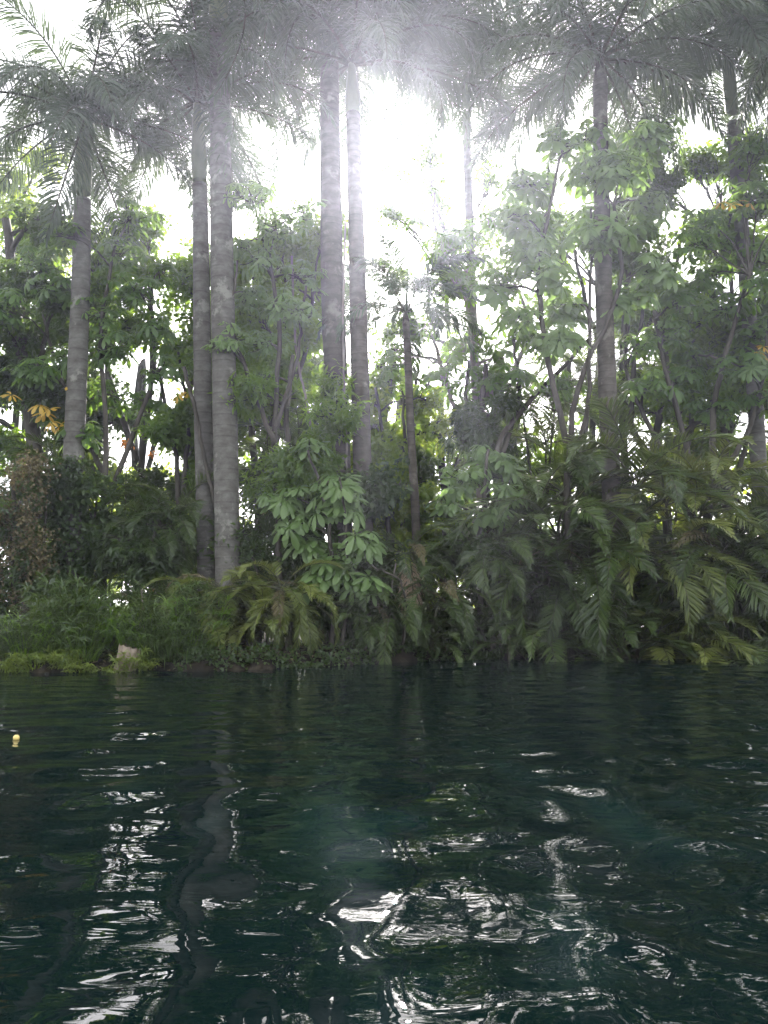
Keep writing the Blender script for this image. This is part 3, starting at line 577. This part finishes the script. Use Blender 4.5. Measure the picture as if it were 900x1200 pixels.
# understorey shrubs
G_S = 'shade shrubs under the palms'
def shrub(label, px, Y, x0, x1, y0, y1, n, seed, mat='dark', kind='small', ls=.22, k=260, r=34, group=G_S, name='shade_shrub', extra=None):
    bx = (x0 + x1) / 2
    return leafy(label, name, 'shrub', [([(px, 765), (px + 3, (y0 + y1) / 2 + 30), (px - 4, (y0 + y1) / 2)], 6), ([(px + 6, 765), (px + 16, (y0 + y1) / 2 + 20), (px + 24, y0 + 20)], 5), ([(px - 6, 765), (px - 20, (y0 + y1) / 2 + 20), (px - 30, y0 + 30)], 5)], Y,
                 blobs(x0, x1, y0, y1, n, r, k, seed), seed, kind, mat, ls, group=group, depth=.5)
G_L = 'low shrubs among the sedge'
shrub('low bushy shrub with narrow leaves rising from the sedge near the dry brown bush', 55, 18.7, 20, 95, 695, 755, 8, 401, mat='areca', kind='long', ls=.34, k=120, r=24, group=G_L, name='low_shrub')
shrub('low bushy shrub with narrow leaves directly left of the pale stump', 118, 18.5, 95, 140, 700, 765, 6, 402, mat='small', kind='long', ls=.30, k=110, r=22, group=G_L, name='low_shrub')
shrub('low bushy shrub with narrow leaves between the stump and the yellowing palm fronds', 200, 18.6, 172, 232, 690, 765, 8, 403, mat='areca', kind='long', ls=.34, k=120, r=24, group=G_L, name='low_shrub')
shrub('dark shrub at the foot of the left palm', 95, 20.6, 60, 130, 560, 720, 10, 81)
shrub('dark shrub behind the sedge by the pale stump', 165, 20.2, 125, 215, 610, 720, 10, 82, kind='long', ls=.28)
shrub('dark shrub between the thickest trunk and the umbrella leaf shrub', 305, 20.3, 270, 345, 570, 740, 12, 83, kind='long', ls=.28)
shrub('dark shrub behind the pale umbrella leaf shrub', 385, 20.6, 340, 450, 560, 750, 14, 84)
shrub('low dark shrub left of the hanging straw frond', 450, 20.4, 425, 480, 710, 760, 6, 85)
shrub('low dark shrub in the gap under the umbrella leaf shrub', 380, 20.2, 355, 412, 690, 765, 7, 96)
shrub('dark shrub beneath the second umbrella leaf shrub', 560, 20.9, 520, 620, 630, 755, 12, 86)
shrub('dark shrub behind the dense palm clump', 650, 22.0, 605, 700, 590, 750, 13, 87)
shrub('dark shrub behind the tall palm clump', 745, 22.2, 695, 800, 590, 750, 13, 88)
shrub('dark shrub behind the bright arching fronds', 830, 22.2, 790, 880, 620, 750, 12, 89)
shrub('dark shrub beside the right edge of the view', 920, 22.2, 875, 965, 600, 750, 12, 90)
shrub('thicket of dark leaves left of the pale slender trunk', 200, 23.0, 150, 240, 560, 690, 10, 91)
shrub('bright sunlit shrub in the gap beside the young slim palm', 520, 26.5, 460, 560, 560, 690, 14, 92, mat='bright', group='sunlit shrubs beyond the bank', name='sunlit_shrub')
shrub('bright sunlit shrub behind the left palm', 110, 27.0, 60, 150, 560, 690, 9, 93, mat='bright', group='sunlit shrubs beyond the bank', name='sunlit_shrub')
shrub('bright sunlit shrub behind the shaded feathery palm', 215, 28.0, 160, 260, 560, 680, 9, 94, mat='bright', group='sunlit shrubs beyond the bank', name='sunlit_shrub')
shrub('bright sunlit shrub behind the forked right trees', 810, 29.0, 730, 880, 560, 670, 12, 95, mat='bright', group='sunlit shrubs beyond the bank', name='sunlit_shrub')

# the big bush with dry brown leaves at the left edge
def brown_bush():
    Y = 19.6; r = leafy('big rounded bush with dry brown leaves at the left edge', 'dry_bush', 'shrub', [([(20, 780), (18, 680), (25, 560)], 9), ([(30, 780), (45, 680), (50, 580)], 7), ([(8, 780), (-8, 660), (0, 560)], 7)], Y,
                        blobs(-30, 70, 540, 720, 16, 30, 260, 101), 101, 'small', 'dark', .15, depth=.5)
    rng = np.random.default_rng(5); eb = MB(); foot = np.array(r.location)
    for i in range(34):
        c = at(rng.uniform(-30, 58), rng.uniform(528, 700), Y - rng.uniform(.3, .95)); n = 70
        p = c + rng.normal(0, .17, (n, 3)); leaves(eb, p, rng.normal(0, 1, (n, 3)) + [0, -.3, -.3], nrm(rng.normal(0, .6, (n, 3)) + [0, -.6, .5]), rng.uniform(.07, .14, n), rng.uniform(.05, .08, n), fold=.4)
    e = link('dry_leaves', eb.mesh('dry_leaves', M['brown'], origin=foot), r); e['label'] = 'dry brown leaves over the top of the bush'
brown_bush()
# ivy covered dark trunk
def ivy():
    Y = 20.2; rng = np.random.default_rng(6); f = at(88, 760, Y); foot = np.array([f[0], Y, gz(f[0], Y) - .1])
    r = thing('ivy_stump', 'dark broken trunk wrapped in ivy in front of the left palm', 'tree', tuple(foot))
    top = at(84, 540, Y); mb = MB(); tube(mb, bez(foot, (foot + top) / 2 + [.1, 0, 0], top, 16), np.linspace(.26, .17, 16) + rng.normal(0, .01, 16), 12); link('trunk', mb.mesh('dead_trunk', M['bark'], origin=foot), r)
    eb = MB(); n = 2600; tt = rng.uniform(0.1, 1.02, n); az = rng.uniform(0, 2 * pi, n)
    c = foot + (top - foot) * tt[:, None]; p = c + np.stack([np.cos(az), np.sin(az), 0 * az], -1) * (rng.uniform(.2, .52, n) * (1.1 - .3 * tt))[:, None]
    leaves(eb, p, np.stack([np.cos(az) * .5, np.sin(az) * .5, -.6 + 0 * az], -1) + rng.normal(0, .35, (n, 3)), np.stack([np.cos(az), np.sin(az), .5 + 0 * az], -1), rng.uniform(.09, .16, n), rng.uniform(.08, .13, n))
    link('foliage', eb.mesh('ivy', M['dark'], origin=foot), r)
ivy()

# ------------------------------------------------------------------ far trees beyond the lawn
def far_tree_mesh(seed, mat):
    rng = np.random.default_rng(seed); tb = MB(); fb = MB(); H = 5.5
    tr = bez(np.zeros(3), np.array([rng.normal(0, .3), rng.normal(0, .3), H * .4]), np.array([rng.normal(0, .5), rng.normal(0, .5), H * .75]), 10); tube(tb, tr, np.linspace(.2, .07, 10), 8)
    for i in range(16):
        a = rng.uniform(0, 2 * pi); c = np.array([cos(a) * rng.uniform(.3, 2.2), sin(a) * rng.uniform(.3, 2.2), H * rng.uniform(.35, 1.0)])
        limb(tb, tr[rng.integers(3, 10)], c, .06, .02, rng, n=5); n = 210
        p = c + nrm(rng.normal(0, 1, (n, 3))) * rng.random((n, 1)) ** .5 * np.array([.9, .9, .6])
        leaves(fb, p, rng.normal(0, 1, (n, 3)) + [0, 0, -.4], nrm(rng.normal(0, .6, (n, 3)) + [0, 0, .7]), rng.uniform(.16, .3, n), rng.uniform(.10, .16, n))
    return tb.mesh('far_trunk', M['bark']), fb.mesh('far_crown', M[mat])
FAR = [far_tree_mesh(200 + k, ('small', 'bright', 'small')[k % 3]) for k in range(4)]
rng = np.random.default_rng(77)
for i in range(22):
    x = -30 + i * 2.8 + rng.normal(0, .8); y = rng.uniform(44, 66)
    o = thing('far_tree', 'distant leafy tree across the lawn, seen only through gaps in the bank foliage', 'tree', (x, y, gz(x, y) - .05), 'distant trees beyond the lawn')
    tr, cr = FAR[i % 4]; link('trunk', tr, o); link('crown', cr, o); o.rotation_euler = (0, 0, rng.uniform(0, 6.28)); k = rng.uniform(.65, 1.15); o.scale = (k, k, k * rng.uniform(.85, 1.15))

# ------------------------------------------------------------------ bank plants
def sedge_mesh(seed, n=30, h=(.3, 1.25), r=.45, mat='sedge', ray=(9, 14), rl=.34, blades=60):
    rng = np.random.default_rng(seed); mb = MB()
    for i in range(n):
        a = rng.uniform(0, 2 * pi); q = r * sqrt(rng.random()); b = np.array([cos(a) * q, sin(a) * q, -.05])
        H = rng.uniform(*h); top = b + np.array([cos(a) * .6 * H * rng.uniform(.1, 1), sin(a) * .5 * H * rng.uniform(.1, 1) - .12, H])
        tube(mb, bez(b, b * .6 + top * .4 + [0, 0, .25 * H], top, 5), np.linspace(.007, .004, 5), 3, cap=False)
        k = rng.integers(*ray); az = np.arange(k) * 2 * pi / k + rng.normal(0, .25, k); el = rng.uniform(-.1, 1.0, k)
        d = np.stack([np.cos(az) * np.cos(el), np.sin(az) * np.cos(el), np.sin(el)], -1); ax = nrm(top - b + rng.normal(0, .12, 3))
        ribbons(mb, np.repeat(top[None], k, 0), d + ax * .3, np.cross(d, ax) + 1e-3, rl * rng.uniform(.5, 1.3, k), np.full(k, .024), rng.uniform(.2, .8, k), (.6, 1, .8, .5, .1), seg=4)
    k = blades; az = rng.uniform(0, 2 * pi, k); el = rng.uniform(.5, 1.4, k); q = r * np.sqrt(rng.random(k))
    p = np.stack([np.cos(az) * q, np.sin(az) * q, np.full(k, -.03)], -1); d = np.stack([np.cos(az) * np.cos(el), np.sin(az) * np.cos(el), np.sin(el)], -1)
    ribbons(mb, p, d, np.stack([-np.sin(az), np.cos(az), 0 * az], -1), rng.uniform(.5, 1.0, k) * h[1] * .9, rng.uniform(.012, .03, k), rng.uniform(.2, .6, k), (.7, 1, .9, .6, .1), seg=4)
    return mb.mesh('sedge', M[mat])
SED = [sedge_mesh(210 + k, mat=('sedge', 'areca', 'sedge', 'sedge', 'small')[k]) for k in range(5)]
LIM = [sedge_mesh(230 + k, n=26, h=(.12, .34), r=.3, mat='lime', ray=(7, 11), rl=.19, blades=40) for k in range(3)]
def place_sedge(px, dY, k, label, group, S, i):
    x = at(px, 780, 18.2)[0]; y = float(shore(x)) + dY
    o = link('sedge_clump', S[i % len(S)], None, (x, y, gz(x, y))); o.rotation_euler = (0, 0, i * 1.7); o.scale = (k, k, k * (.8 + .45 * ((i * 37) % 10) / 10))
    tag(o, label, 'sedge', group)
i = 0
for px, dY, k in ((-14, .5, .75), (8, .8, .8), (28, .4, .62), (46, .7, .78), (62, .4, .7), (76, .9, .95), (88, .5, .85), (100, 1.0, 1.15), (113, .6, .95), (124, .35, .7), (60, 1.3, .9), (20, 1.4, .8), (92, 1.7, 1.2), (116, 1.5, 1.25)):
    place_sedge(px, dY, k, 'umbrella sedge clump in the green bank left of the pale stump', 'sedge left of the stump', SED, i); i += 1
for px, dY, k in ((172, .55, .8), (184, .4, .7), (192, .9, 1.1), (205, .6, .95), (216, .45, .8), (228, 1.0, 1.1), (240, .45, .75), (186, 1.5, 1.25), (208, 1.6, 1.3)):
    place_sedge(px, dY, k, 'umbrella sedge clump in the green bank between the pale stump and the thickest trunk', 'sedge right of the stump', SED, i); i += 1
for px, dY, k in ((-8, -.1, .8), (10, .0, .7), (24, -.05, .9), (33, -.12, .75), (52, .0, .7), (68, -.1, .8), (80, -.05, 1.0), (90, .0, .8), (106, -.1, .7), (116, -.05, 1.05), (127, -.04, .85), (133, -.1, .65)):
    place_sedge(px, dY, k, 'small lime green tuft at the waterline left of the pale stump', 'lime tufts left of the stump', LIM, i); i += 1
for px, dY, k in ((161, -.05, .7), (169, -.1, .75), (178, .16, 1.0), (188, .1, .75)):
    place_sedge(px, dY, k, 'small lime green tuft at the waterline right of the pale stump', 'lime tufts right of the stump', LIM, i); i += 1

# low leaves along the bank edge further right
def creeper():
    rng = np.random.default_rng(9); mb = MB(); n = 7200
    px = np.concatenate([rng.uniform(240, 640, 3000), rng.uniform(545, 640, 900), rng.uniform(640, 930, 3300)]); x = np.array([at(p, 775, 19.5 + (p > 500) * 1.2)[0] for p in px])
    y = shore(x) + rng.gamma(1.4, .2, n) - .12; z = ground_z(x, y) + rng.uniform(.02, .28, n); p = np.stack([x, y, np.maximum(z, .02)], -1)
    leaves(mb, p, rng.normal(0, 1, (n, 3)) + [0, -.5, 0], nrm(rng.normal(0, .4, (n, 3)) + [0, -.4, .8]), rng.uniform(.05, .13, n), rng.uniform(.04, .09, n))
    o = link('ground_cover', mb.mesh('ground_cover', M['dark'])); o['kind'] = 'stuff'; o['label'] = 'low creeping leaves over the edge of the bank'; o['category'] = 'ground cover'
    mb = MB(); n = 2600
    x = rng.uniform(-9, 12, n); y = shore(x) + rng.gamma(1.6, .7, n) + .12; p = np.stack([x, y, ground_z(x, y) + .015], -1)
    leaves(mb, p, rng.normal(0, 1, (n, 3)) * [1, 1, .15], nrm(rng.normal(0, .3, (n, 3)) + [0, 0, 1]), rng.uniform(.08, .24, n), rng.uniform(.05, .10, n))
    o = link('leaf_litter', mb.mesh('leaf_litter', M['brown'])); o['kind'] = 'stuff'; o['label'] = 'fallen brown leaves over the bank soil'; o['category'] = 'leaf litter'
creeper()

# ------------------------------------------------------------------ small things
def stump():
    Y = float(shore(-6.05)) + .28; c = at(148, 783, Y); rng = np.random.default_rng(3); z0 = gz(c[0], Y)
    r = thing('tree_stump', 'pale weathered wooden stump at the waterline among the sedge', 'stump', (c[0], Y, z0))
    mb = MB(); n = 40; a = np.linspace(0, 2 * pi, n, endpoint=False); lob = 1 + .10 * np.sin(3 * a + 1) + .07 * np.sin(7 * a)
    hts = .42 - .07 * (np.cos(a) * .9 + .1) + .012 * np.sin(9 * a) + .008 * np.sin(17 * a + 2); rows = []
    for k, t_ in enumerate((0, .12, .35, .7, 1)):
        rr = (.25 - .03 * t_ + .06 * (1 - t_) ** 4) * lob
        rows.append(np.stack([rr * np.cos(a) + .05 * t_, rr * np.sin(a) * .85, -.15 + (hts + .15) * t_], -1))
    V = np.concatenate(rows + [[[.05, 0, .33]]]); i_ = np.arange(4)[:, None] * n; j = np.arange(n)[None]; j2 = (j + 1) % n
    mb.add(V, np.stack([i_ + j, i_ + j2, i_ + n + j2, i_ + n + j], -1).reshape(-1, 4), np.stack([4 * n + np.arange(n), 4 * n + (np.arange(n) + 1) % n, np.full(n, 5 * n)], -1))
    link('body', mb.mesh('stump_body', M['stump']), r)
stump()
def dead_branch(label, pts, Y, wp):
    P = np.array([at(x, y, Y) for x, y in pts]); rng = np.random.default_rng(int(pts[0][0])); o_ = P[0].copy()
    mb = MB(); k = 12; al = np.linspace(0, 1, len(P)); q = np.stack([np.interp(np.linspace(0, 1, k), al, P[:, i]) for i in range(3)], -1); q[1:-1] += rng.normal(0, .012, (k - 2, 3))
    tube(mb, q, np.linspace(px2m(wp, Y) / 2, px2m(wp, Y) / 5, k), 7)
    o = link('dead_branch', mb.mesh('dead_branch', M['bark_l'], origin=o_), None, tuple(o_)); return tag(o, label, 'branch')
dead_branch('thin grey branch leaning over the pale stump', [(138, 760), (160, 740), (168, 712), (166, 690)], 18.6, 4)
dead_branch('bare grey stick leaning on the dark bank below the dense palm clump', [(640, 766), (652, 756), (658, 748)], 21.2, 4)
dead_branch('bare curved stem rising beside the hanging straw frond', [(452, 762), (462, 720), (458, 690), (464, 660)], 19.7, 4)
dead_branch('pale broken stub in the shade under the tall palm clump', [(700, 770), (706, 756), (702, 745)], 21.4, 5)
def ball():
    x, y = water_hit(19, 866); mb = MB(); n, k = 20, 12; r = .034
    th = np.linspace(0, pi, k); ph = np.linspace(0, 2 * pi, n, endpoint=False)
    V = np.stack([np.sin(th)[:, None] * np.cos(ph), np.sin(th)[:, None] * np.sin(ph), np.cos(th)[:, None] + 0 * ph], -1).reshape(-1, 3) * r
    i_ = np.arange(k - 1)[:, None] * n; j = np.arange(n)[None]; j2 = (j + 1) % n
    mb.add(V, np.stack([i_ + j, i_ + n + j, i_ + n + j2, i_ + j2], -1).reshape(-1, 4))
    m, t, o = newmat('yellow_fruit_skin'); b = nd(t, 'BsdfPrincipled'); no = nd(t, 'TexNoise'); no.inputs['Scale'].default_value = 30
    t.links.new(ramp(t, [(.35, (.55, .42, .10)), (.65, (.72, .60, .22))], no.outputs[0]), b.inputs['Base Color']); b.inputs['Roughness'].default_value = .5; t.links.new(b.outputs[0], o.inputs[0])
    me = mb.mesh('fruit', m); o = thing('floating_fruit', 'small yellow ball of fruit floating alone on the water', 'fruit', (x, y, .012)); link('body', me, o)
    mb = MB(); tube(mb, [(0, 0, r * .95), (.004, 0, r + .01), (.01, 0, r + .018)], (.006, .005, .004), 6); link('stalk', mb.mesh('stalk', M['cane']), o)
ball()
def flower(label, px, py, Y, n, s, seed):
    rng = np.random.default_rng(seed); c = at(px, py, Y); foot = np.array([c[0], Y, gz(c[0], Y)])
    r = thing('flowering_plant', label, 'plant', tuple(foot)); mb = MB(); tube(mb, bez(np.zeros(3), (c - foot) * .5 + [.1, 0, 0], c - foot, 10), np.linspace(.022, .01, 10), 6); link('stem', mb.mesh('flower_stem', M['cane']), r)
    fb = MB(); p = c + rng.normal(0, s * .6, (n, 3)); leaves(fb, p, rng.normal(0, 1, (n, 3)), nrm(rng.normal(0, 1, (n, 3)) + [0, -1, .3]), rng.uniform(.6, 1.2, n) * s, rng.uniform(.4, .6, n) * s); link('blossom', fb.mesh('blossom', M['orange'], origin=foot), r)
    lb = MB(); k = 40; tt = rng.uniform(.3, .95, k)[:, None]; p = foot + (c - foot) * tt; leaves(lb, p, rng.normal(0, 1, (k, 3)) * [1, 1, .3], nrm(rng.normal(0, .3, (k, 3)) + [0, 0, 1]), rng.uniform(.15, .3, k), rng.uniform(.06, .1, k)); link('foliage', lb.mesh('flower_leaves', M['small'], origin=foot), r)
flower('orange blossom standing in for a sunlit leaf low in the dark beside the shaded feathery palm', 177, 692, 19.6, 16, .09, 1)  # blossom added where a small orange leaf catches the sun
flower('orange flower cluster high between the left palm and the pale trunk', 148, 521, 22.5, 40, .14, 2)
flower('red orange flower cluster against the sky behind the shaded feathery palm', 180, 533, 25.5, 30, .14, 3)

# hanging bare vines
def vine(label, pts, Y, wp, mat='bark_l'):
    P = np.array([at(x, y, Y) for x, y in pts]); o_ = P[0].copy(); rng = np.random.default_rng(int(pts[0][0] * 3)); k = 26; al = np.linspace(0, 1, len(P))
    q = np.stack([np.interp(np.linspace(0, 1, k), al, P[:, i]) for i in range(3)], -1)
    for _ in range(3): q[1:-1] = (q[:-2] + 2 * q[1:-1] + q[2:]) / 4
    q[1:-1] += rng.normal(0, .012, (k - 2, 3)); q[:, 1] += np.sin(np.linspace(0, 5, k)) * .1
    mb = MB(); tube(mb, q, np.full(k, px2m(wp, Y) / 2), 6); o = link('vine', mb.mesh('vine', M[mat], origin=o_), None, tuple(o_)); tag(o, label, 'vine')
vine('thin pale vine looping down left of the close pair of palms', [(342, 300), (345, 400), (352, 440), (362, 480), (372, 560)], 20.6, 3)
vine('grey vine hanging straight beside the close pair of palms', [(405, 260), (401, 380), (405, 480), (408, 600)], 20.8, 2.5)
vine('dark vine crossing in front of the pale slender trunk', [(215, 430), (228, 480), (240, 540), (255, 600)], 20.2, 5, 'bark')

# ------------------------------------------------------------------ haze added for the glow around the sun
def haze():
    x0, x1, y0, y1, z0, z1 = -320, 320, -320, 420, -4.2, 27
    mb = MB(); V = [(x, y, z) for z in (z0, z1) for x, y in ((x0, y0), (x1, y0), (x1, y1), (x0, y1))]
    mb.add(V, [(0, 3, 2, 1), (4, 5, 6, 7), (0, 1, 5, 4), (1, 2, 6, 5), (2, 3, 7, 6), (3, 0, 4, 7)])
    m, t, o = newmat('glare_haze'); pv = nd(t, 'VolumePrincipled')  # even haze added in place of the lens glare around the sun
    pv.inputs['Color'].default_value = (.78, .83, 1.0, 1); pv.inputs['Density'].default_value = HAZE_DENSITY; pv.inputs['Anisotropy'].default_value = HAZE_G
    t.links.new(pv.outputs[0], o.inputs['Volume'])
    try: m.cycles.homogeneous_volume = True
    except Exception: pass
    h = link('haze', mb.mesh('haze', m, smooth=False)); h['kind'] = 'stuff'; h.display_type = 'WIRE'
haze()
